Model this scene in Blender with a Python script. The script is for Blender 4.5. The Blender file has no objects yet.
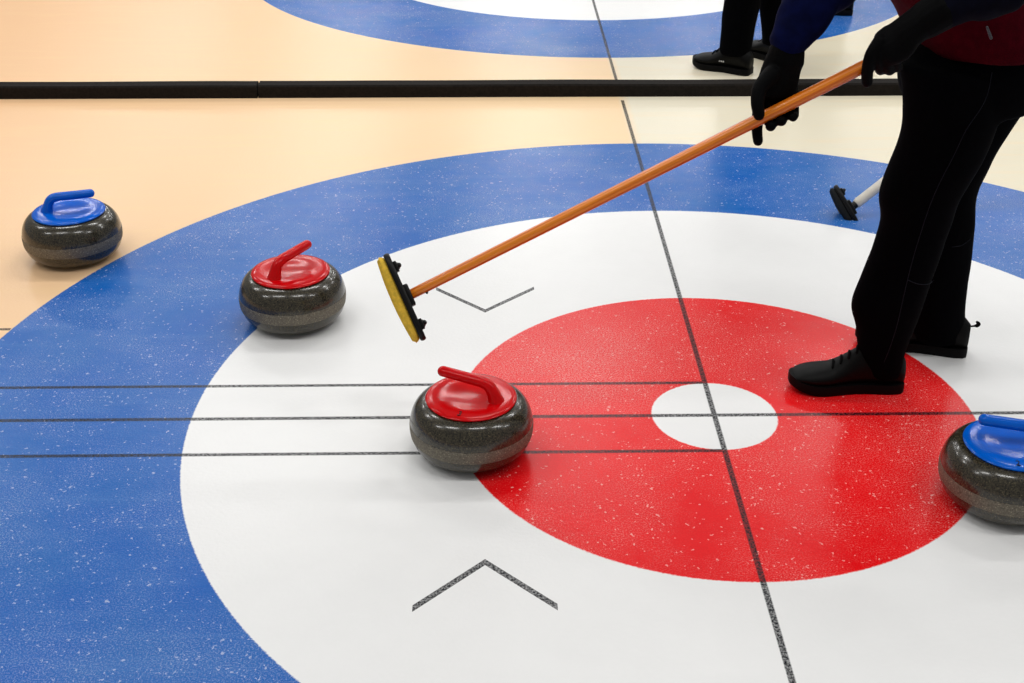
import bpy, bmesh, math, random
from mathutils import Vector, Matrix, noise
from mathutils.bvhtree import BVHTree

random.seed(7)
scene = bpy.context.scene
COL = scene.collection

# ------------------------------------------------------------------ camera
W, H = 1024, 683
FOC = 1293.75
CAM = Vector((-0.52207, -2.55607, 1.60153))
YAW, PITCH, ROLL = 0.01925, 0.501594, 0.002471
_cy, _sy, _cp, _sp = math.cos(YAW), math.sin(YAW), math.cos(PITCH), math.sin(PITCH)
FWD = Vector((_sy * _cp, _cy * _cp, -_sp))
_r0 = Vector((_cy, -_sy, 0)); _u0 = _r0.cross(FWD)
RIGHT = _r0 * math.cos(ROLL) + _u0 * math.sin(ROLL)
UP = _u0 * math.cos(ROLL) - _r0 * math.sin(ROLL)
cd = bpy.data.cameras.new('camera'); cam = bpy.data.objects.new('camera', cd); COL.objects.link(cam)
cd.sensor_width = 36; cd.lens = FOC / W * 36; cd.clip_start = 0.05; cd.clip_end = 100
cam.matrix_world = Matrix(((RIGHT.x, UP.x, -FWD.x, CAM.x), (RIGHT.y, UP.y, -FWD.y, CAM.y),
                           (RIGHT.z, UP.z, -FWD.z, CAM.z), (0, 0, 0, 1)))
scene.camera = cam

# ------------------------------------------------------------------ light
scene.view_settings.view_transform = 'Standard'
scene.view_settings.look = 'None'
scene.view_settings.gamma = 1
scene.view_settings.use_curve_mapping = False
scene.view_settings.exposure = 0.0
world = bpy.data.worlds.new('hall_air'); scene.world = world; world.use_nodes = True
bg = world.node_tree.nodes['Background']
bg.inputs['Color'].default_value = (1.0, 0.995, 0.985, 1); bg.inputs['Strength'].default_value = 0.24
for y, LAMP_E in ((-1.2, 31), (2.6, 40), (6.4, 41), (10.2, 44), (14.0, 44), (17.8, 44)):
    for x in (-5.2, -2.6, 0.0, 2.6, 5.2):
        ld = bpy.data.lights.new('ceiling_lamp', 'AREA'); ld.shape = 'RECTANGLE'
        ld.size = 1.5; ld.size_y = 0.22; ld.energy = LAMP_E; ld.color = (1.0, 0.992, 0.98)
        lo = bpy.data.objects.new('ceiling_lamp', ld); COL.objects.link(lo)
        lo.location = (x, y, 4.2)


def at(u, v, Y):
    """world point seen at (u, v) of the photograph, standing in the plane y = Y"""
    d = (u - W / 2) * RIGHT + (H / 2 - v) * UP + FOC * FWD
    return CAM + d * ((Y - CAM.y) / d.y)


def at_z(u, v, z):
    d = (u - W / 2) * RIGHT + (H / 2 - v) * UP + FOC * FWD
    return CAM + d * ((z - CAM.z) / d.z)


# ------------------------------------------------------------------ materials
def lin(c):
    out = []
    for x in c:
        x /= 255
        out.append(x / 12.92 if x <= 0.04045 else ((x + 0.055) / 1.055) ** 2.4)
    return (*out, 1)


class NT:
    def __init__(s, name):
        s.m = bpy.data.materials.new(name); s.m.use_nodes = True
        s.t = s.m.node_tree; s.b = s.t.nodes['Principled BSDF']

    def n(s, typ, **kw):
        nd = s.t.nodes.new(typ)
        for k, v in kw.items(): setattr(nd, k, v)
        return nd

    def put(s, sock, v):
        if isinstance(v, bpy.types.NodeSocket): s.t.links.new(v, sock)
        else: sock.default_value = v

    def math(s, op, a, b=None, c=None):
        nd = s.n('ShaderNodeMath', operation=op)
        s.put(nd.inputs[0], a)
        if b is not None: s.put(nd.inputs[1], b)
        if c is not None: s.put(nd.inputs[2], c)
        return nd.outputs[0]

    def mix(s, f, a, b):
        nd = s.n('ShaderNodeMix', data_type='RGBA')
        s.put(nd.inputs[0], f); s.put(nd.inputs[6], a); s.put(nd.inputs[7], b)
        return nd.outputs[2]

    def step(s, v, lo, hi, a=0.0, b=1.0):
        nd = s.n('ShaderNodeMapRange'); s.put(nd.inputs[0], v)
        for i, x in enumerate((lo, hi, a, b)): s.put(nd.inputs[i + 1], x)
        return nd.outputs[0]

    def noise(s, vec, scale, detail=2, rough=0.5):
        nd = s.n('ShaderNodeTexNoise'); s.put(nd.inputs['Vector'], vec)
        nd.inputs['Scale'].default_value = scale; nd.inputs['Detail'].default_value = detail
        nd.inputs['Roughness'].default_value = rough
        return nd.outputs['Fac']

    def obj(s):
        return s.n('ShaderNodeTexCoord').outputs['Object']

    def bump(s, h, strength, dist):
        nd = s.n('ShaderNodeBump'); nd.inputs['Strength'].default_value = strength
        nd.inputs['Distance'].default_value = dist; s.put(nd.inputs['Height'], h)
        s.t.links.new(nd.outputs[0], s.b.inputs['Normal'])


def simple(name, col, rough=0.5, spec=0.5, nscale=40, namp=0.12, bump=0, coat=0, bscale=None):
    t = NT(name); o = t.obj()
    f = t.noise(o, nscale, 3)
    c = lin(col)
    dark = tuple(x * (1 - namp) for x in c[:3]) + (1,); lite = tuple(min(1, x * (1 + namp)) for x in c[:3]) + (1,)
    t.put(t.b.inputs['Base Color'], t.mix(t.step(f, .3, .7), dark, lite))
    t.b.inputs['Roughness'].default_value = rough
    t.b.inputs['Specular IOR Level'].default_value = spec
    t.b.inputs['Coat Weight'].default_value = coat
    t.b.inputs['Coat Roughness'].default_value = 0.08
    if bump: t.bump(t.noise(o, bscale or nscale * 4, 2), bump, 0.002)
    return t.m


D_SHEET = 4.7197
HALF = 2.36


def ice_material():
    t = NT('painted_ice'); o = t.obj()
    sp = t.n('ShaderNodeSeparateXYZ'); t.put(sp.inputs[0], o)
    x, y0 = sp.outputs[0], sp.outputs[1]
    far = t.math('GREATER_THAN', y0, HALF)
    y = t.math('SUBTRACT', y0, t.math('MULTIPLY', far, D_SHEET))
    jit = t.math('MULTIPLY', t.math('SUBTRACT', t.noise(o, 160, 2), .5), .0045)
    r = t.math('ADD', t.math('SQRT', t.math('ADD', t.math('MULTIPLY', x, x), t.math('MULTIPLY', y, y))), jit)
    fine = t.noise(o, 300, 2, .6)
    mid = t.noise(o, 14, 4, .6)
    big = t.noise(o, 2.2, 4, .6)
    # streaks left by sweeping: noise stretched along the sheet
    mp = t.n('ShaderNodeMapping'); mp.inputs['Scale'].default_value = (1.2, 9, 1); t.put(mp.inputs[0], o)
    streak = t.noise(mp.outputs[0], 2.0, 4, .6)
    # cream paint
    warm = t.mix(t.step(x, -2.7, -.4), lin((243, 197, 151)), lin((246, 214, 172)))
    pale = t.mix(t.step(x, 0, 2.5), lin((234, 226, 204)), lin((226, 215, 184)))
    cream = t.mix(t.step(x, -.02, .03), warm, pale)
    cream = t.mix(t.math('MULTIPLY', t.step(streak, .5, .8), .28), cream, lin((250, 216, 158)))
    white = t.mix(t.step(mid, .3, .7), lin((239, 239, 238)), lin((241, 241, 240)))
    blue = t.mix(t.step(big, .3, .7), lin((0, 92, 182)), lin((22, 104, 178)))
    blue = t.mix(t.math('MULTIPLY', t.step(mid, .35, .75), .25), blue, lin((70, 122, 190)))
    blue = t.mix(t.math('MULTIPLY', t.step(streak, .5, .75), .26), blue, lin((92, 140, 200)))
    red = t.mix(t.step(big, .3, .7), lin((232, 0, 12)), lin((240, 10, 18)))
    red = t.mix(t.math('MULTIPLY', t.step(mid, .4, .75), .3), red, lin((242, 40, 38)))
    # frost: fine grain, thicker in drifts, and strewn ice crumbs
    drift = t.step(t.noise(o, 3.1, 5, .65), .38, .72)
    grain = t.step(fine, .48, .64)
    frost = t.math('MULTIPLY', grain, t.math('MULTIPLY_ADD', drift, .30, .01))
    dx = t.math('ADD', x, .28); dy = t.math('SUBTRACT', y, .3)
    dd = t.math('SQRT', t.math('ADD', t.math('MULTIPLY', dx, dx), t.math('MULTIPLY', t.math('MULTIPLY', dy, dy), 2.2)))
    wash_patch = t.step(dd, .5, .05)  # upper left of red: reflected lamp wash painted in, mixed with frost grain
    frost_wash_red = t.math('ADD', frost, t.math('MULTIPLY', t.math('MULTIPLY', wash_patch, grain), .30))
    vor = t.n('ShaderNodeTexVoronoi'); vor.inputs['Scale'].default_value = 120
    wob = t.n('ShaderNodeTexNoise'); wob.inputs['Scale'].default_value = 90; t.put(wob.inputs['Vector'], o)
    wv = t.n('ShaderNodeVectorMath', operation='MULTIPLY_ADD'); t.put(wv.inputs[0], wob.outputs['Color']); wv.inputs[1].default_value = (.02, .02, .02); t.put(wv.inputs[2], o)
    t.put(vor.inputs['Vector'], wv.outputs[0])
    vs = t.n('ShaderNodeSeparateColor'); t.put(vs.inputs[0], vor.outputs['Color'])
    crumb = t.math('MULTIPLY', t.math('LESS_THAN', vor.outputs['Distance'], t.math('MULTIPLY', vs.outputs[1], .36)),
                   t.math('GREATER_THAN', t.math('ADD', vs.outputs[0], t.math('MULTIPLY', drift, .35)), .80))
    crumb = t.math('MULTIPLY', crumb, .45)
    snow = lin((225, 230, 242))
    shade = t.math('MULTIPLY', t.step(t.noise(o, 190, 3, .8), .42, .62), .55)
    blue = t.mix(shade, blue, lin((0, 78, 168)))
    red = t.mix(t.math('MULTIPLY', shade, .7), red, lin((214, 2, 12)))
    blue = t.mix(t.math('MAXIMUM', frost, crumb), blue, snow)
    red = t.mix(t.math('MAXIMUM', frost_wash_red, crumb), red, lin((250, 225, 215)))
    c = t.mix(t.step(r, 1.8275, 1.8305), blue, cream)
    c = t.mix(t.step(r, 1.2145, 1.2175), white, c)
    c = t.mix(t.step(r, .6040, .6075), red, c)
    c = t.mix(t.step(r, .1445, .1475), white, c)
    # lines
    def band(v, centre, half):
        dv = t.math('ABSOLUTE', t.math('SUBTRACT', v, centre))
        return t.step(t.math('ADD', dv, t.math('MULTIPLY', jit, .35)), half + .0012, half - .0012)
    def both(*a):
        v = a[0]
        for b_ in a[1:]: v = t.math('MULTIPLY', v, b_)
        return v
    leftside = t.math('LESS_THAN', x, .002)
    lines = [band(y, 0, .0066),
             both(band(y, .149, .006), leftside), both(band(y, -.149, .006), leftside),
             both(band(x, 0, .0062), t.math('LESS_THAN', y, 2.315)),
             both(band(y, .449, .006), t.math('GREATER_THAN', r, 1.832), leftside)]
    # corner marks: two diagonal strokes meeting at (-0.533, +-0.535)
    ay = t.math('ABSOLUTE', y)
    ax = t.math('ABSOLUTE', t.math('ADD', x, .535))
    diag = t.math('SUBTRACT', t.math('SUBTRACT', ay, .536), ax)
    vm = both(t.step(t.math('ABSOLUTE', diag), .0105, .0085), t.math('LESS_THAN', ax, .136), t.math('LESS_THAN', x, .0))
    lines.append(vm)
    L = lines[0]
    for l in lines[1:]: L = t.math('MAXIMUM', L, l)
    wear = t.step(t.noise(o, 190, 2, .7), .42, .64, 1.0, .62)
    c = t.mix(t.math('MULTIPLY', L, wear), c, lin((22, 24, 30)))
    t.put(t.b.inputs['Base Color'], c)
    t.b.inputs['Roughness'].default_value = .27
    t.b.inputs['IOR'].default_value = 1.4
    t.b.inputs['Specular IOR Level'].default_value = .25
    pebble = t.noise(o, 110, 2)
    t.bump(pebble, .12, .004)
    return t.m


def granite(name, base, speck, rough, coat):
    t = NT(name); o = t.obj()
    a = t.noise(o, 260, 2, .7); b = t.noise(o, 120, 3, .7)
    c = t.mix(t.step(a, .35, .68), lin(base), lin(speck))
    c = t.mix(t.math('MULTIPLY', t.step(b, .55, .75), .6), c, lin(tuple(v * .45 for v in base)))
    v = t.n('ShaderNodeTexVoronoi'); v.inputs['Scale'].default_value = 190; t.put(v.inputs['Vector'], o)
    c = t.mix(t.math('MULTIPLY', t.math('LESS_THAN', v.outputs['Distance'], .2), .35), c, lin(tuple(min(255, q * 1.9) for q in speck)))
    t.put(t.b.inputs['Base Color'], c)
    t.b.inputs['Roughness'].default_value = rough
    t.b.inputs['Coat Weight'].default_value = coat; t.b.inputs['Coat Roughness'].default_value = .06
    return t.m


M = {
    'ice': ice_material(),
    'granite': granite('polished_granite', (22, 19, 12), (72, 66, 50), .22, .25),
    'granite_rough': granite('ground_granite_band', (84, 78, 66), (124, 116, 100), .6, .0),
    'red_plastic': simple('red_plastic', (200, 0, 6), .15, .22, 30, .05),
    'blue_plastic': simple('blue_plastic', (0, 94, 204), .15, .22, 30, .05),
    'orange': simple('orange_lacquer', (216, 104, 8), .25, .5, 60, .06, coat=.5),
    'white_tape': simple('white_tube', (214, 208, 196), .45, .4, 60, .06),
    'black_plastic': simple('black_plastic', (7, 7, 8), .4, .25, 60, .2),
    'yellow_pad': simple('yellow_brush_pad', (222, 182, 62), .8, .2, 120, .18, bump=.5, bscale=600),
    'dark_pad': simple('dark_brush_pad', (26, 28, 30), .85, .2, 120, .2, bump=.4, bscale=600),
    'foam': simple('black_foam', (25, 21, 18), .9, .2, 90, .35, bump=.6, bscale=260),
    'trousers': simple('black_trouser_cloth', (3, 3, 5), .9, .03, 60, .25),
    'piping': simple('grey_piping', (20, 21, 28), .8, .1, 60, .1),
    'glove': simple('black_glove', (2, 2, 3), .65, .06, 90, .3, bump=.3, bscale=300),
    'sleeve': simple('navy_sleeve', (4, 9, 46), .85, .05, 40, .3),
    'sleeve_dark': simple('dark_navy_sleeve', (6, 7, 20), .85, .06, 40, .3),
    'shirt': simple('dark_red_knit', (60, 1, 12), .9, .04, 60, .2, bump=.4, bscale=400),
    'shoe': simple('black_shoe_leather', (5, 5, 5), .5, .12, 60, .2),
    'sole': simple('black_rubber', (3, 3, 4), .6, .12, 60, .2),
    'lace': simple('black_lace', (5, 5, 6), .8, .1, 60, .2),
    'skin': simple('skin', (196, 148, 122), .55, .4, 20, .05),
    'hair': simple('dark_hair', (38, 28, 20), .6, .3, 120, .3),
    'eye': simple('eye', (222, 220, 214), .2, .5, 20, .02),
    'iris': simple('iris', (50, 36, 26), .2, .5, 20, .02),
    'metal': simple('grey_metal', (58, 60, 66), .5, .3, 20, .05),
    'white_mark': simple('white_mark', (190, 190, 190), .6, .3, 20, .02),
    'black_mark': simple('black_mark', (14, 10, 12), .5, .3, 20, .02),
}


# ------------------------------------------------------------------ object helpers
def finish(bm, name, mat, parent=None, smooth=True, angle=40):
    bmesh.ops.remove_doubles(bm, verts=bm.verts, dist=1e-6)
    bmesh.ops.recalc_face_normals(bm, faces=bm.faces)
    for f in bm.faces: f.smooth = smooth
    if smooth:
        for e in bm.edges:
            if len(e.link_faces) == 2 and e.calc_face_angle(0) > math.radians(angle): e.smooth = False
    me = bpy.data.meshes.new(name); bm.to_mesh(me); bm.free()
    me.materials.append(M[mat] if isinstance(mat, str) else mat)
    o = bpy.data.objects.new(name, me); COL.objects.link(o)
    if parent: o.parent = parent
    return o


def thing(name, label, cat, loc=(0, 0, 0), rz=0, group=None):
    o = bpy.data.objects.new(name, None); COL.objects.link(o)
    o.empty_display_size = .1
    o.location = loc; o.rotation_euler = (0, 0, rz)
    o['label'] = label; o['category'] = cat
    if group: o['group'] = group
    return o


def rel(o, root):
    """mesh built in world coordinates: hang it under an unrotated root without moving it"""
    o.data.transform(Matrix.Translation(-root.location))
    o.parent = root
    return o


def lathe(bm, prof, n=96, mat=None):
    """prof: list of (r, z)"""
    mat = mat or Matrix.Identity(4)
    rings = []
    for r, z in prof:
        if r < 1e-5: rings.append([bm.verts.new(mat @ Vector((0, 0, z)))])
        else: rings.append([bm.verts.new(mat @ Vector((r * math.cos(2 * math.pi * i / n), r * math.sin(2 * math.pi * i / n), z))) for i in range(n)])
    for a, b in zip(rings, rings[1:]):
        for i in range(n):
            j = (i + 1) % n
            if len(a) == 1 and len(b) == 1: continue
            if len(a) == 1: bm.faces.new((a[0], b[i], b[j]))
            elif len(b) == 1: bm.faces.new((a[i], a[j], b[0]))
            else: bm.faces.new((a[i], a[j], b[j], b[i]))


def rings_to_mesh(bm, rings, cap=True):
    vr = [[bm.verts.new(p) for p in r] for r in rings]
    n = len(vr[0])
    for a, b in zip(vr, vr[1:]):
        for i in range(n):
            j = (i + 1) % n
            bm.faces.new((a[i], a[j], b[j], b[i]))
    if cap:
        bm.faces.new(vr[0][::-1]); bm.faces.new(vr[-1])


def catmull(pts, sub):
    """pts: lists of floats; returns a resampled smooth chain"""
    out = []
    n = len(pts)
    for i in range(n - 1):
        p0 = pts[max(i - 1, 0)]; p1 = pts[i]; p2 = pts[i + 1]; p3 = pts[min(i + 2, n - 1)]
        for k in range(sub):
            t = k / sub
            out.append([.5 * ((2 * b) + (-a + c) * t + (2 * a - 5 * b + 4 * c - d) * t * t + (-a + 3 * b - 3 * c + d) * t ** 3)
                        for a, b, c, d in zip(p0, p1, p2, p3)])
    out.append(list(pts[-1]))
    return out


def stack(bm, secs, n=32, sub=4):
    """secs: (cx, cy, z, a, b) horizontal ellipses"""
    S = catmull([list(s) for s in secs], sub)
    rings_to_mesh(bm, [[Vector((cx + a * math.cos(2 * math.pi * i / n), cy + b * math.sin(2 * math.pi * i / n), z)) for i in range(n)]
                       for cx, cy, z, a, b in S])


def chain(bm, pts, n=20, sub=4, ref=None, round_ends=True):
    """pts: (Vector, r) or (Vector, a, b): tube of circles/ellipses along a smooth path; a lies along ref"""
    P = [[*p[0], p[1], p[2] if len(p) > 2 else p[1]] for p in pts]
    S = catmull(P, sub) if len(P) > 2 else P
    C = [Vector(s[:3]) for s in S]
    rings = []
    prev = None
    frames = []
    for i, c in enumerate(C):
        t = (C[min(i + 1, len(C) - 1)] - C[max(i - 1, 0)]).normalized()
        if ref is not None: x = ref - t * ref.dot(t)
        elif prev is None:
            x = Vector((0, 0, 1)) if abs(t.z) < .9 else Vector((1, 0, 0)); x = x - t * x.dot(t)
        else: x = prev - t * prev.dot(t)
        x.normalize(); prev = x; y = t.cross(x)
        frames.append((c, t, x, y, S[i][3], S[i][4]))
    def ring(c, x, y, a, b): return [c + x * a * math.cos(2 * math.pi * k / n) + y * b * math.sin(2 * math.pi * k / n) for k in range(n)]
    if round_ends:
        c, t, x, y, a, b = frames[0]; m = min(a, b)
        for q in (85, 65, 45, 25): rings.append(ring(c - t * m * math.sin(math.radians(q)), x, y, a * math.cos(math.radians(q)), b * math.cos(math.radians(q))))
    for c, t, x, y, a, b in frames: rings.append(ring(c, x, y, a, b))
    if round_ends:
        c, t, x, y, a, b = frames[-1]; m = min(a, b)
        for q in (25, 45, 65, 85): rings.append(ring(c + t * m * math.sin(math.radians(q)), x, y, a * math.cos(math.radians(q)), b * math.cos(math.radians(q))))
    rings_to_mesh(bm, rings)


def box(bm, mat, sx, sy, sz, bev=0, seg=3):
    r = bmesh.ops.create_cube(bm, size=1, matrix=mat @ Matrix.Diagonal((sx, sy, sz, 1)))
    if bev:
        es = list({e for v in r['verts'] for e in v.link_edges})
        bmesh.ops.bevel(bm, geom=es, offset=bev, segments=seg, profile=.5, affect='EDGES')


def frame(o, x, y, z):
    return Matrix(((x.x, y.x, z.x, o.x), (x.y, y.y, z.y, o.y), (x.z, y.z, z.z, o.z), (0, 0, 0, 1)))


def remeshed(bm, name, mat, voxel=.008, smooth=4, wrinkle=None):
    """melt overlapping lofts into one continuous skin"""
    me = bpy.data.meshes.new(name); bmesh.ops.recalc_face_normals(bm, faces=bm.faces); bm.to_mesh(me); bm.free()
    tmp = bpy.data.objects.new(name + '_tmp', me); COL.objects.link(tmp)
    md = tmp.modifiers.new('r', 'REMESH'); md.mode = 'VOXEL'; md.voxel_size = voxel
    if smooth:
        ms = tmp.modifiers.new('s', 'SMOOTH'); ms.iterations = smooth; ms.factor = .5
    dg = bpy.context.evaluated_depsgraph_get(); dg.update()
    m2 = bpy.data.meshes.new_from_object(tmp.evaluated_get(dg))
    bpy.data.objects.remove(tmp); bpy.data.meshes.remove(me)
    b2 = bmesh.new(); b2.from_mesh(m2); bpy.data.meshes.remove(m2)
    if wrinkle:
        amp, sc, stretch = wrinkle
        b2.normal_update()
        mv = []
        for v in b2.verts:
            q = Vector((v.co.x * sc, v.co.y * sc, v.co.z * sc * stretch))
            f = noise.noise(q) + .5 * noise.noise(q * 2.1 + Vector((3, 1, 7)))
            mv.append(v.co + v.normal * amp * f)
        for v, c in zip(b2.verts, mv): v.co = c
    me = b2
    me.normal_update()
    return finish(b2, name, mat, angle=80)


# ------------------------------------------------------------------ the ice and the foam strips
bm = bmesh.new()
xs = (-9, 9); ys = (-4, 9)
box(bm, Matrix.Translation((0, 2.5, -.03)), 18, 13, .06)
ice = finish(bm, 'floor', 'ice', smooth=False)
ice['kind'] = 'structure'


def foam_strip(x0, x1, label, dy=0):
    bm = bmesh.new()
    n = max(2, int((x1 - x0) / .06))
    hw, h = .034, .050
    prof = [(-hw, 0), (-hw - .001, h * .5), (-hw, h - .006), (-hw + .006, h), (hw - .006, h), (hw, h - .006), (hw + .001, h * .5), (hw, 0)]
    rings = []
    for i in range(n + 1):
        x = x0 + (x1 - x0) * i / n
        wv = .0025 * noise.noise(Vector((x * 1.3, 4, 1))); hv = .0018 * noise.noise(Vector((x * 2.1, 9, 1)))
        rings.append([Vector((x, HALF + hw + dy + p + wv, max(0.0, z + (hv if z > .02 else 0)))) for p, z in prof])
    rings_to_mesh(bm, rings)
    o = finish(bm, 'foam_divider', 'foam', angle=35)
    o['label'] = label; o['category'] = 'divider'; o['group'] = 'foam dividers between the two sheets'
    return o


seam = at_z(259, 96, 0).x
foam_strip(-8.0, seam - .003, 'black foam divider strip on the ice, the piece left of the seam', -.003)
foam_strip(seam + .003, 8.0, 'long black foam divider strip on the ice, running right from the seam behind the players')


# ------------------------------------------------------------------ curling stones
def body_profile(R=.139):
    pr = [(0, .004), (.050, .004), (.058, .0), (.066, .0), (.073, .005)]
    for i in range(1, 13):
        a = math.radians(-80 + 80 * i / 12)
        pr.append((.086 + (R - .086) * math.cos(a) ** .8, .070 + .064 * math.sin(a)))
    for i in range(1, 15):
        a = math.radians(86 * i / 14)
        pr.append((.090 + (R - .090) * math.cos(a) ** .85, .070 + .066 * math.sin(a)))
    pr += [(.06, .1385), (0, .1385)]
    return pr


def make_stone(loc, rz, scale, plastic, label, group=None, number=None, num_ang=0):
    root = thing('curling_stone', label, 'curling stone', (loc[0], loc[1], 0), rz, group)
    root.scale = (scale,) * 3
    bm = bmesh.new(); prof = body_profile(); lathe(bm, prof)
    finish(bm, 'granite_body', 'granite', root)
    # ground band under the widest line
    bm = bmesh.new()
    import bisect
    side = [p for p in prof if p[0] > .08 and p[1] < .12]
    def rad(z):
        for (r0, z0), (r1, z1) in zip(side, side[1:]):
            if z0 <= z <= z1: return r0 + (r1 - r0) * (z - z0) / (z1 - z0)
        return side[-1][0]
    zs = [.050 + (.080 - .050) * i / 8 for i in range(9)]
    ring = [(rad(zs[0]) - .002, zs[0])] + [(rad(z) + .0006, z) for z in zs] + [(rad(zs[-1]) - .002, zs[-1])]
    lathe(bm, ring + [ring[0]])
    b = finish(bm, 'striking_band', 'granite_rough', root); b['label'] = 'paler matt ground band'
    # plastic cap with its raised rim and shallow dish
    bm = bmesh.new()
    lathe(bm, [(.0, .134), (.096, .1345), (.1008, .1368), (.1018, .1392), (.1000, .1415), (.094, .1432), (.086, .1443), (.070, .1446),
               (.056, .1436), (.044, .1418), (.030, .1404), (.015, .1398), (0, .1396)])
    cap = finish(bm, 'cap', plastic, root, angle=50)
    # gooseneck handle: stands on the cap at +x, grip runs over the middle to -x
    bm = bmesh.new()
    V = Vector
    chain(bm, [(V((.060, 0, .138)), .0205, .023), (V((.058, 0, .148)), .0165, .0185), (V((.0525, 0, .162)), .0138, .0155), (V((.045, 0, .1755)), .0130, .0145),
               (V((.030, 0, .1835)), .0126, .0142), (V((0, 0, .1860)), .0122, .0138), (V((-.038, 0, .1885)), .0120, .0136), (V((-.068, 0, .1905)), .0118, .0134)],
          n=24, sub=5)
    finish(bm, 'handle', plastic, root, angle=60)
    if number:
        cu = bpy.data.curves.new('t', 'FONT'); cu.body = number; cu.size = .027; cu.extrude = .0006; cu.align_x = 'CENTER'; cu.align_y = 'CENTER'
        to = bpy.data.objects.new('t', cu); COL.objects.link(to)
        dg = bpy.context.evaluated_depsgraph_get(); dg.update()
        me = bpy.data.meshes.new_from_object(to.evaluated_get(dg)); bpy.data.objects.remove(to)
        a = num_ang - rz
        me.transform(Matrix.Translation((.083 * math.cos(a), .083 * math.sin(a), .1449)) @ Matrix.Rotation(a + math.pi / 2, 4, 'Z') @ Matrix.Rotation(math.radians(-3), 4, 'X') @ Matrix.Diagonal((.7, 1, 1, 1)))
        me.materials.clear(); me.materials.append(M['black_mark'])
        no = bpy.data.objects.new('number_mark', me); COL.objects.link(no); no.parent = cap
    return root


def heading(u0, v0, u1, v1, z=.165):
    """angle of the grip, from its free end (u1, v1) towards its post (u0, v0)"""
    a = at_z(u0, v0, z); b = at_z(u1, v1, z); d = a - b
    return math.atan2(d.y, d.x)


make_stone((-1.731, .908), heading(48, 195, 88, 193), 1.0, 'blue_plastic', 'blue-capped granite curling stone on the cream ice outside the rings, upper left')
make_stone((-1.041, .499), heading(277, 262, 307, 247), 1.0, 'red_plastic', 'red-capped granite curling stone straddling the edge of the blue and white rings')
make_stone((-.5645, -.135), heading(489, 380, 446, 371), .98, 'red_plastic', 'red-capped granite curling stone standing on the three black lines at the red circle', number='3', num_ang=math.radians(-107))
make_stone((.555, -.340), heading(1040, 424, 986, 419), .99, 'blue_plastic', 'blue-capped granite curling stone on the rim of the red circle, cut by the right edge', number='2', num_ang=math.radians(-105))


# ------------------------------------------------------------------ brooms
def make_broom(A, B, adir, handle_mat, label, pad_mat, L=.195, Wd=.062, rh=.0145, taper=1.0, oval=False, tilt=0.0, gap=-.008):
    """A: where the handle meets the head, B: the far end of the handle"""
    h = (B - A).normalized()
    a = adir.normalized()
    root = thing('curling_broom', label, 'broom', tuple(A - h * .045))
    # the head swivels on its joint: its own normal, a little off the handle
    a = adir.normalized(); n0 = (h - a * h.dot(a)).normalized(); s0 = n0.cross(a)
    va = (A - CAM).normalized(); sd = 1 if s0.dot(va) > 0 else -1
    nn = (n0 * math.cos(tilt) + s0 * sd * math.sin(tilt)).normalized()
    F = frame(A, a, nn.cross(a), nn)
    T = lambda x, y, z: F @ Matrix.Translation((x, y, z))
    def part(bm, name, mat, par=None, **k):
        o = finish(bm, name, mat, **k); rel(o, root)
        return o
    bm = bmesh.new(); chain(bm, [(A + h * gap, rh), (A + (B - A) * .5, rh * (1 + taper) / 2), (B, rh * taper)], n=28)
    hd = part(bm, 'handle', handle_mat)
    bm = bmesh.new(); chain(bm, [(B - h * .03, rh * taper * 1.05), (B + h * .004, rh * taper * 1.08)], n=24)
    part(bm, 'end_cap', 'black_plastic')
    # neck joint
    bm = bmesh.new(); chain(bm, [(A - h * .014, .0125), (A - h * .008, .0125), (A + h * (gap + .004), .0115)], n=20)
    box(bm, T(0, 0, -.010), .05, .034, .014, .004)
    part(bm, 'joint', 'black_plastic')
    def plate(z0, z1, l, wd, bev, bulge=0):
        bm = bmesh.new(); n = 64; rings = []
        e = 3.2 if not oval else 2.2
        prof = [(z0, bev), (z0 + (z1 - z0) * .25, bev * .25), ((z0 + z1) / 2, 0), (z1 - (z1 - z0) * .25, bev * .25), (z1, bev)]
        for z, ins in prof:
            ring = []
            for k in range(n):
                q = 2 * math.pi * k / n; c, s = math.cos(q), math.sin(q)
                x = math.copysign(abs(c) ** (2 / e), c) * (l / 2 - ins); y = math.copysign(abs(s) ** (2 / e), s) * (wd / 2 - ins)
                zz = z + (bulge * (2 * x / l) ** 2 if z < (z0 + z1) / 2 else 0)
                ring.append(F @ Vector((x, y, zz)))
            rings.append(ring)
        rings_to_mesh(bm, rings)
        return bm
    part(plate(-.026, -.013, L, Wd, .0025), 'head_plate', 'black_plastic')
    part(plate(-.049, -.0255, L * .985, Wd * .97, .007, .007), 'brush_pad', pad_mat, angle=60)
    for sx in (-1, 1):
        bm = bmesh.new()
        c = F @ Vector((sx * L * .33, 0, -.013))
        chain(bm, [(c, .009), (c + h * .008, .0085), (c + h * .010, .006)], n=18, round_ends=True)
        box(bm, T(sx * L * .33, 0, -.010), .024, .030, .008, .002)
        part(bm, 'pad_knob', 'black_plastic')
    return root, hd, h


def grain_material(name, cols, h):
    t = NT(name); o = t.obj()
    x = h.cross(Vector((0, 0, 1))).normalized(); y = h.cross(x)
    cmb = t.n('ShaderNodeCombineXYZ')
    for i, (ax, k) in enumerate(((x, 150), (y, 150), (h, 1.2))):
        d = t.n('ShaderNodeVectorMath', operation='DOT_PRODUCT'); t.put(d.inputs[0], o); d.inputs[1].default_value = ax * k
        t.put(cmb.inputs[i], d.outputs['Value'])
    f = t.noise(cmb.outputs[0], 1.0, 3, .6)
    t.put(t.b.inputs['Base Color'], t.mix(t.step(f, .38, .62), lin(cols[0]), lin(cols[1])))
    t.b.inputs['Roughness'].default_value = .28; t.b.inputs['Specular IOR Level'].default_value = .5
    t.b.inputs['Coat Weight'].default_value = .3; t.b.inputs['Coat Roughness'].default_value = .1
    return t.m


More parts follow.
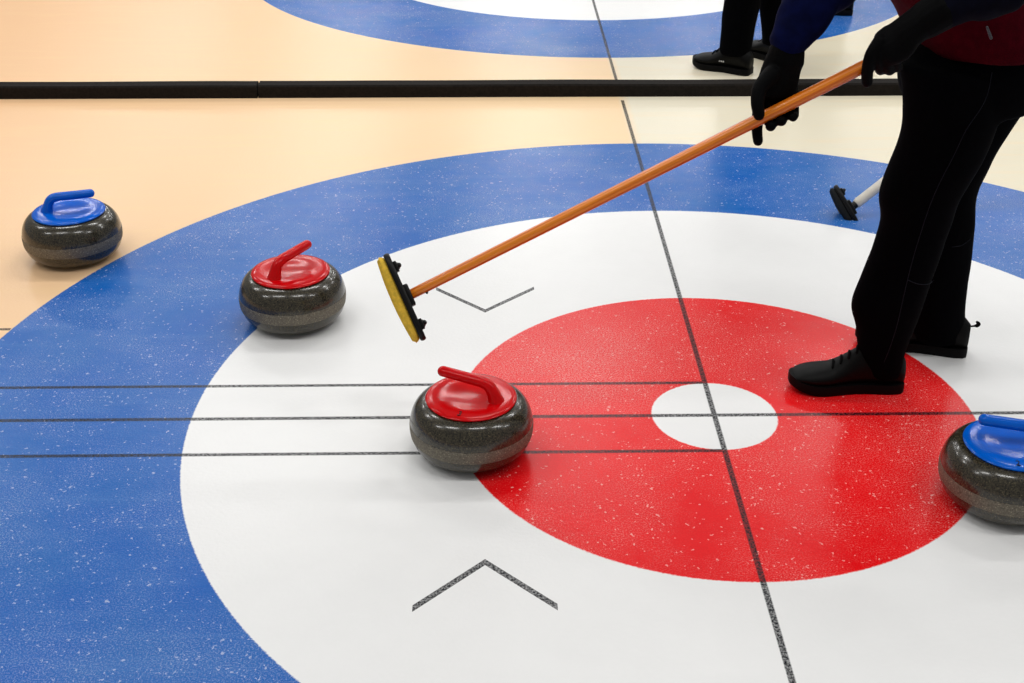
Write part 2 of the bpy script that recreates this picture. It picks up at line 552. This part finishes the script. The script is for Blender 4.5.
YB = -.075
A1 = at(413, 293.5, -.05); B1 = at(886, 55.5, YB - .01)
M['orange'] = grain_material('orange_lacquered_wood', ((196, 84, 4), (240, 138, 24)), (B1 - A1).normalized())
broom, broom_handle, hdir = make_broom(A1, B1, .40 * RIGHT - .90 * UP, 'orange', 'orange-handled curling broom with a yellow brush pad, held above the ice by the bending sweeper', 'yellow_pad', L=.205, rh=.0112, taper=1.16, tilt=.32)
bm = bmesh.new(); c = A1 + hdir * .035 - UP * .0112; chain(bm, [(c + UP * .004, .0035), (c - UP * .002, .003)], n=12, sub=1)
rel(finish(bm, 'screw', 'black_plastic'), broom)

A2 = at(854, 205.5, 1.17)
B2 = A2 + Vector((1, .42, .64)).normalized() * 1.12
make_broom(A2, B2, .52 * RIGHT - .88 * UP + FWD * .05, 'white_tape', 'white-handled broom with a black oval brush head, seen behind the legs of the sweeper', 'dark_pad', L=.170, Wd=.060, rh=.0155, oval=True, tilt=-.25, gap=.016)


# ------------------------------------------------------------------ people
def shoe(root, heel, toe_dir, L, label=None, low=True, logo=False, loop=False, wide=.098, ankle_h=.125):
    """heel: ground point under the back of the heel"""
    d = Vector((toe_dir[0], toe_dir[1], 0)).normalized(); s = Vector((-d.y, d.x, 0))
    F = frame(Vector((heel[0], heel[1], 0)), d, s, Vector((0, 0, 1)))
    # outline: (t along, half width)
    outl = [(0, .022), (.03, .031), (.12, .036), (.30, .033), (.45, .034), (.62, .044), (.75, .049), (.86, .045), (.93, .036), (.975, .024), (1.0, .010)]
    def hw(t):
        for (a, b), (c, e) in zip(outl, outl[1:]):
            if a <= t <= c: return b + (e - b) * (t - a) / (c - a)
        return .012
    k = wide / .098
    def topz(t):
        pts = [(0, .082), (.06, .10), (.16, ankle_h), (.30, ankle_h), (.40, .118), (.52, .092), (.66, .066), (.80, .060), (.90, .053), (.96, .043), (1, .030)]
        for (a, b), (c, e) in zip(pts, pts[1:]):
            if a <= t <= c: return b + (e - b) * (t - a) / (c - a)
        return .026
    def toe_up(t): return .018 * max(0, (t - .72) / .28) ** 1.8
    ts = [0, .008, .03, .06, .1, .16, .22, .3, .36, .42, .48, .54, .6, .66, .72, .78, .84, .89, .93, .96, .985, 1.0]
    # upper
    bm = bmesh.new(); rings = []
    for t in ts:
        w = hw(t) * k * .96; zt = topz(t); zb = .016 + toe_up(t); ring = []
        for q in range(24):
            a = 2 * math.pi * q / 24; c, sn = math.cos(a), math.sin(a)
            zz = (zt + zb) / 2 + (zt - zb) / 2 * sn
            e = .75 if sn < 0 else 1.0
            pinch = 1 - (.28 if t > .1 else .15) * max(0, sn) * (1 if zt > .07 else .4)
            ring.append(F @ Vector((t * L, w * math.copysign(abs(c) ** e, c) * pinch, zz)))
        rings.append(ring)
    rings_to_mesh(bm, rings)
    up = finish(bm, 'shoe', 'shoe', angle=70); rel(up, root)
    if label: up['label'] = label
    bm = bmesh.new(); rings = []
    for t in ts:
        w = hw(t) * k * 1.01 + .0008; zb = toe_up(t); zt = .026 + toe_up(t) * .9; x = t * L * 1.004 - .001
        pr = [(-w, zb + .004), (-w * 1.02, (zb + zt) / 2), (-w * .97, zt), (w * .97, zt), (w * 1.02, (zb + zt) / 2), (w, zb + .004), (w * .93, zb), (-w * .93, zb)]
        rings.append([F @ Vector((x, y, z)) for y, z in pr])
    rings_to_mesh(bm, rings)
    so = finish(bm, 'sole', 'sole', angle=50); so.data.transform(Matrix.Translation(-root.location)); so.parent = up
    # laces across the instep
    for i in range(4):
        t = .42 + i * .065; w = hw(t) * k * .42; z = topz(t) + .0015
        bm = bmesh.new()
        chain(bm, [(F @ Vector((t * L, -w, z - .010)), .0028), (F @ Vector((t * L + .004, 0, z)), .0028), (F @ Vector((t * L + .008, w, z - .010)), .0028)], n=8, sub=3)
        la = finish(bm, 'lace', 'lace'); la.data.transform(Matrix.Translation(-root.location)); la.parent = up
    if logo:
        sgn = 1 if s.y < 0 else -1
        for i in range(3):
            bm = bmesh.new(); box(bm, F @ Matrix.Translation((L * .42 + i * .009, sgn * (hw(.45) * k * .97), .047)), .006, .003, .006)
            lg = finish(bm, 'logo', 'white_mark'); lg.data.transform(Matrix.Translation(-root.location)); lg.parent = up
    if loop:
        bm = bmesh.new()
        pts = [(F @ Vector((.006, .0, .076)), .0022), (F @ Vector((-.008, .0, .080)), .0025), (F @ Vector((-.014, .002, .083)), .0050), (F @ Vector((-.018, 0, .087)), .0048), (F @ Vector((-.013, -.002, .091)), .003)]
        chain(bm, pts, n=10, sub=4)
        lp = finish(bm, 'pull_loop', 'lace'); lp.data.transform(Matrix.Translation(-root.location)); lp.parent = up
    return up


def head_parts(bm, c, f, u):
    """skull, nose, ears, chin on the neck; c = head centre, f = facing, u = up"""
    s = f.cross(u).normalized(); F = frame(c, f, s, u)
    P = lambda x, y, z: F @ Vector((x, y, z))
    r = bmesh.ops.create_uvsphere(bm, u_segments=28, v_segments=20, radius=1, matrix=F @ Matrix.Diagonal((.098, .076, .115, 1)))
    chain(bm, [(P(.035, 0, -.03), .058), (P(.05, 0, -.075), .045), (P(.058, 0, -.105), .028)], n=16)
    chain(bm, [(P(.094, 0, .010), .008), (P(.108, 0, -.012), .011), (P(.114, 0, -.026), .014), (P(.098, 0, -.033), .013)], n=12)
    chain(bm, [(P(.088, -.022, -.058), .006), (P(.099, 0, -.057), .009), (P(.088, .022, -.058), .006)], n=10)
    chain(bm, [(P(.084, -.05, .025), .008), (P(.098, -.022, .031), .008), (P(.098, .022, .031), .008), (P(.084, .05, .025), .008)], n=10)
    for q in (-1, 1):
        chain(bm, [(P(.0, q * .078, .022), .010, .017), (P(-.004, q * .083, -.004), .008, .014), (P(.0, q * .078, -.024), .007, .010)], n=12)
    return F


def person(label, base, hips, legs, shoes, shirt_secs, arms, gloves, head, mats, wr=.004, trouser_extra=None, far_detail=True):
    root = thing('person', label, 'person', (base[0], base[1], 0))
    # continuous body under the clothes, with head and neck
    bm = bmesh.new()
    for secs in legs: stack(bm, [(a, b, min(max(z, .05), .745 + .002 * i), c * .72, d * .72) for i, (a, b, z, c, d) in enumerate(secs)])
    stack(bm, [(a, b, z, c * .66, d * .66) for a, b, z, c, d in hips])
    stack(bm, [(a, b, z, c * .8, d * .8) for a, b, z, c, d in shirt_secs[2:]])
    for ch in arms: chain(bm, [(p[0], p[1] * .72) for p in ch])
    hc, f, u = head
    top = shirt_secs[-1]; nb = Vector(top[:3])
    chain(bm, [(nb - Vector((0, 0, .05)), .062), (nb + (hc - nb) * .35, .056), (hc - u * .02, .055)])
    F = head_parts(bm, hc, f, u)
    rel(remeshed(bm, 'body', 'skin', .009, 2), root)
    for q in (-1, 1):
        bm = bmesh.new(); bmesh.ops.create_uvsphere(bm, u_segments=16, v_segments=10, radius=.0125, matrix=F @ Matrix.Translation((.083, q * .031, .008)))
        e = rel(finish(bm, 'eye', 'eye'), root)
        bm = bmesh.new(); bmesh.ops.create_uvsphere(bm, u_segments=12, v_segments=8, radius=.0065, matrix=F @ Matrix.Translation((.0905, q * .031, .007)))
        ir = finish(bm, 'iris', 'iris'); ir.data.transform(Matrix.Translation(-root.location)); ir.parent = e
    bm = bmesh.new()
    bmesh.ops.create_uvsphere(bm, u_segments=28, v_segments=18, radius=1, matrix=F @ Matrix.Translation((-.016, 0, .022)) @ Matrix.Diagonal((.101, .086, .112, 1)))
    dele = [v for v in bm.verts if (F.inverted() @ v.co).z < -.02 - .0 or (F.inverted() @ v.co).x > .075 and (F.inverted() @ v.co).z < .07]
    bmesh.ops.delete(bm, geom=dele, context='VERTS')
    bmesh.ops.holes_fill(bm, edges=[e for e in bm.edges if e.is_boundary], sides=0)
    for v in bm.verts: v.co += (v.co - hc).normalized() * .004 * noise.noise(v.co * 60)
    rel(finish(bm, 'hair', 'hair', angle=80), root)
    # trousers
    bm = bmesh.new()
    for secs in legs: stack(bm, secs)
    stack(bm, hips)
    if trouser_extra: trouser_extra(bm)
    tr = rel(remeshed(bm, 'trousers', mats['trousers'], .009, 3, (wr, 9, .8)), root)
    for s_ in shoes: shoe(root, **s_)
    bm = bmesh.new(); stack(bm, shirt_secs)
    rel(remeshed(bm, 'shirt', mats['shirt'], .010, 2, (.006, 7, 2.0)), root)
    for ch, sm in zip(arms, mats['sleeves']):
        bm = bmesh.new(); chain(bm, ch)
        rel(remeshed(bm, 'sleeve', sm, .006, 2, (.005, 16, 1.0)), root)
    for g in gloves:
        bm = bmesh.new()
        for ch in g['glove']:
            chain(bm, ch, n=16, sub=4, ref=g.get('ref') if len(ch[0]) > 2 else None)
        rel(remeshed(bm, 'glove', mats['glove'], .0028, 2), root)
    return root, tr


def sec(uL, uR, v, Y, b):
    l = at(uL, v, Y); r = at(uR, v, Y)
    return ((l.x + r.x) / 2, Y, (l.z + r.z) / 2, (r.x - l.x) / 2, b)


# --- the sweeper in the foreground
near = [sec(899, 1000, 62, .10, .085), sec(902, 1002, 85, .10, .088), sec(903, 999, 110, .10, .086), sec(900, 989, 140, .105, .082),
        sec(888, 974, 170, .11, .078), sec(878, 958, 198, .115, .075), sec(880, 949, 224, .12, .070), sec(870, 938, 256, .12, .068),
        sec(853, 922, 300, .12, .066), sec(856, 914, 325, .12, .060), sec(858, 906, 345, .12, .054), sec(862, 903, 362, .12, .050), sec(868, 901, 374, .12, .045)]
far = [sec(925, 1045, 62, .29, .085), sec(925, 1040, 85, .29, .088), sec(925, 1018, 115, .29, .085), sec(922, 995, 152, .295, .080),
       sec(912, 976, 190, .30, .075), sec(908, 973, 230, .30, .068), sec(905, 969, 265, .30, .064), sec(905, 965, 300, .30, .062),
       sec(908, 965, 318, .30, .058), sec(913, 963, 332, .30, .048), sec(917, 961, 340, .30, .045)]
hips = [sec(903, 1030, 100, .20, .150), sec(899, 1042, 82, .20, .170), sec(900, 1048, 58, .20, .175), sec(905, 1045, 30, .20, .165), sec(912, 1036, 10, .20, .14)]
for L_ in (near, far, hips): L_.sort(key=lambda s: s[2])
sh = [sec(914, 1040, 42, .19, .176), sec(907, 1046, 34, .19, .190), sec(898, 1050, 14, .19, .196), sec(886, 1046, -8, .20, .196), sec(872, 1034, -34, .20, .195)]
sh.sort(key=lambda s: s[2])
sh += [(.40, .20, 1.13, .145, .20), (.31, .20, 1.27, .135, .205), (.24, .20, 1.36, .11, .17), (.20, .20, 1.41, .06, .075)]
L = Vector
near_arm = [(L((.27, .02, 1.33)), .068), (L((.37, -.05, 1.20)), .062), (at(1012, -30, -.09), .054), (at(988, -8, -.10), .051), (at(962, 1, -.10), .043), (at(940, 12, -.10), .036)]
far_arm = [(L((.26, .39, 1.32)), .068), (L((.22, .36, 1.16)), .062), (at(846, -40, .12), .060), (at(815, -5, .02), .058), (at(806, 12, -.01), .054), (at(796, 27, -.02), .047), (at(790, 38, -.03), .0415)]
HY = lambda u: -.05 + (YB - .01 + .05) * (u - 413) / (886 - 413)     # handle's own y


def g_far():
    y = HY(775)
    w = [(at(788, 48, y + .042), .031, .028), (at(786, 54, y + .042), .035, .030), (at(783, 64, y + .036), .0385, .025), (at(779, 78, y + .030), .041, .022), (at(776, 92, y + .026), .042, .018)]
    cuff = [(at(787, 51, y + .042), .036, .032), (at(785, 61, y + .040), .039, .033)]
    fin = []
    for (k0, k1, k2, k3, r) in (
        ((764, 84, .028), (758.5, 108, .030), (757, 128, .014), (758, 141, .004), .0112),
        ((772, 88, .028), (771, 108, .032), (771, 124, .014), (770.5, 126, -.012), .0115),
        ((783, 86, .028), (782, 104, .032), (782, 119, .014), (781, 121, -.012), .0112),
        ((792, 82, .028), (793, 98, .031), (794, 113, .016), (793, 117, -.008), .0105)):
        fin.append([(at(k[0], k[1], y + k[2]), r * q) for k, q in zip((k0, k1, k2, k3), (1.12, 1.05, 1.0, .92))])
    th = [(at(772, 74, y + .015), .018), (at(760, 88, y - .006), .0155), (at(757.5, 103, y - .024), .0135), (at(759, 115, y - .031), .0115)]
    return {'glove': [w, cuff, th] + fin, 'skin': [[(p[0], p[1] * .6) for p in w]], 'ref': RIGHT}


def g_near():
    y = HY(875)
    w = [(at(946, 8, -.10), .036, .034), (at(926, 19, -.10), .034, .032), (at(909, 31, y - .022), .034, .026), (at(897, 42, y - .022), .040, .022), (at(886, 48, y - .022), .037, .020)]
    cuff = [(at(942, 10, -.10), .040, .038), (at(924, 21, -.10), .037, .034)]
    fin = []
    for (k0, k1, k2, k3, r) in (
        ((880, 41, -.022), (871, 55, -.030), (867.5, 70, -.026), (867, 82, -.020), .0118),
        ((883, 48, -.022), (878, 58, -.030), (880, 68, -.016), (881, 70, .010), .0112),
        ((891, 50, -.024), (887, 60, -.030), (889, 69, -.016), (890, 70, .008), .0112),
        ((899, 48, -.024), (896, 58, -.028), (897, 66, -.014), (898, 67, .006), .0108)):
        fin.append([(at(k[0], k[1], y + k[2]), r * q) for k, q in zip((k0, k1, k2, k3), (1.15, 1.05, 1.0, .95))])
    th = [(at(896, 34, y + .0), .018), (at(885, 42, y + .020), .015), (at(879, 54, y + .026), .0125), (at(880, 62, y + .018), .011)]
    return {'glove': [w, cuff, th] + fin, 'skin': [[(p[0], p[1] * .6) for p in w]], 'ref': UP}


sweeper, trousers = person(
    'person in dark red top and black trousers, leaning forward with an orange broom',
    (.5, .2), hips, [near, far],
    [dict(heel=(at_z(901, 389, 0).x, .118), toe_dir=(-1, .03), L=.272, label='black slip-on curling shoe, the nearer one'),
     dict(heel=(at_z(966, 352, 0).x - .004, .285), toe_dir=(-1, .30), L=.275, loop=True)],
    sh, [near_arm, far_arm], [g_near(), g_far()],
    (L((.08, .20, 1.53)), L((-.88, -.05, -.47)).normalized(), L((-.47, 0, .88)).normalized()),
    dict(trousers='trousers', shirt='shirt', sleeves=('sleeve_dark', 'sleeve'), glove='glove'), wr=.004)

# piping down the side of the trousers, laid on the cloth
bv = BVHTree.FromPolygons([v.co + sweeper.location for v in trousers.data.vertices], [tuple(p.vertices) for p in trousers.data.polygons])


def on_cloth(u, v):
    d = ((u - W / 2) * RIGHT + (H / 2 - v) * UP + FOC * FWD).normalized()
    hit = bv.ray_cast(CAM, d)
    return hit[0], hit[1]


def piping(px, r=.0011):
    pts = []
    fine_ = catmull([list(map(float, p)) for p in px], 5)
    for u, v in fine_:
        h, n = on_cloth(u, v)
        if h is not None: pts.append((h + n * r * .3, r))
    if len(pts) < 3: return
    bm = bmesh.new(); chain(bm, pts, n=8, sub=1, round_ends=False)
    o = finish(bm, 'piping', 'piping'); o.data.transform(Matrix.Translation(-sweeper.location)); o.parent = trousers


piping([(992, 72), (988, 92), (981, 108), (966, 130), (954, 155), (940, 182), (930, 205), (920, 235), (912, 262), (905, 290), (897, 325), (889, 350), (884, 362)])
piping([(908, 280), (918, 284), (928, 284), (934, 280)], .0012)
piping([(952, 247), (962, 245), (970, 239)], .0012)

# zip pull hanging from the near sleeve
bm = bmesh.new(); p0 = at(987, 27, -.15); p1 = at(991, 38, -.15)
chain(bm, [(p0, .0022), (p1, .003)], n=10, sub=1)
rel(finish(bm, 'zip_pull', 'metal'), sweeper)


# --- the players on the next sheet
def standing(label, base, face, feet, group=None, mats=None, h=1.76, leg_px=None, logo=False):
    """feet: list of (heel xy, toe dir); an upright figure facing `face`"""
    f = Vector((face[0], face[1], 0)).normalized(); s = Vector((-f.y, f.x, 0))
    legs = []; mx = Vector((base[0], base[1], 0))
    for i, (hl, td) in enumerate(feet):
        t = Vector((td[0], td[1], 0)).normalized(); a = Vector((hl[0], hl[1], 0)) + t * .075
        side = 1 if (a - mx).dot(s) > 0 else -1
        hip = mx + s * side * .09 + Vector((0, 0, .88)); kn = (a + Vector((hip.x, hip.y, 0))) / 2 + f * .03
        legs.append([(a.x, a.y, .075, .062, .060), (a.x, a.y, .12, .066, .064), (a.x + (kn.x - a.x) * .5, a.y + (kn.y - a.y) * .5, .30, .076, .074),
                     (kn.x, kn.y, .50, .080, .078), ((kn.x + hip.x) / 2, (kn.y + hip.y) / 2, .70, .090, .088), (hip.x, hip.y, .86, .10, .10)])
    hipsS = [(mx.x, mx.y, .80, .12, .15), (mx.x, mx.y, .90, .13, .17), (mx.x, mx.y, 1.0, .12, .155)]
    shS = [(mx.x, mx.y, .86, .135, .175), (mx.x, mx.y, 1.0, .135, .17), (mx.x, mx.y, 1.2, .135, .19), (mx.x, mx.y, 1.36, .12, .20), (mx.x, mx.y, 1.44, .085, .13), (mx.x, mx.y, 1.48, .06, .065)]
    arms, gl = [], []
    for q in (-1, 1):
        S0 = mx + s * q * .19 + Vector((0, 0, 1.40)); E0 = mx + s * q * .27 + f * .02 + Vector((0, 0, 1.12)); W0 = mx + s * q * .25 + f * .14 + Vector((0, 0, .90))
        arms.append([(S0, .06), ((S0 + E0) / 2, .056), (E0, .050), ((E0 + W0) / 2, .044), (W0, .036)])
        dn = (W0 - E0).normalized(); g0 = W0; pr = s * (-q)
        palm = [(g0 - dn * .02, .030, .028), (g0 + dn * .03, .034, .020), (g0 + dn * .085, .038, .015)]
        G = [palm]
        for i, o_ in enumerate((-.028, -.0095, .0095, .028)):
            k = g0 + dn * .085 + f * o_ * -1; ln = (.070, .080, .075, .058)[i]
            G.append([(k, .0105), (k + dn * ln * .45 + pr * .006, .0100), (k + dn * ln * .75 + pr * .018, .0095), (k + dn * ln * .9 + pr * .030, .0085)])
        G.append([(g0 + dn * .02 + f * .022, .014), (g0 + dn * .055 + f * .044 + pr * .01, .0115), (g0 + dn * .088 + f * .048 + pr * .018, .0100)])
        gl.append({'glove': G, 'skin': [[(p[0], p[1] * .5) for p in palm]], 'ref': f})
    return person(label, base, hipsS, legs, [dict(heel=hl, toe_dir=td, L=.258, logo=logo and hl is feet[0][0], wide=.115) for hl, td in feet], shS, arms, gl,
                  (mx + f * .03 + Vector((0, 0, 1.635)), f, Vector((0, 0, 1))), mats)


dark = dict(trousers='trousers', shirt='sleeve_dark', sleeves=('sleeve_dark', 'sleeve_dark'), glove='glove')
h1 = at_z(751, 77, 0); h2 = at_z(786, 66, 0)
standing('person on the next sheet in black trousers and lace-up shoes, behind the foam divider', (.64, 2.77), (-.9, .35),
         [((h1.x + .004, h1.y + .035), (-.84, .54)), ((h2.x, h2.y), (-.45, .89))], mats=dark, logo=True)
h3 = at_z(849, 13, 0)
standing('person at the far rings, only a black shoe heel showing beside the navy sleeve', (h3.x - .06, h3.y + .14), (-1, .1),
         [((h3.x + .008, h3.y - .02), (-1, .12)), ((h3.x + -.04, h3.y + .27), (-1, -.02))], mats=dark)
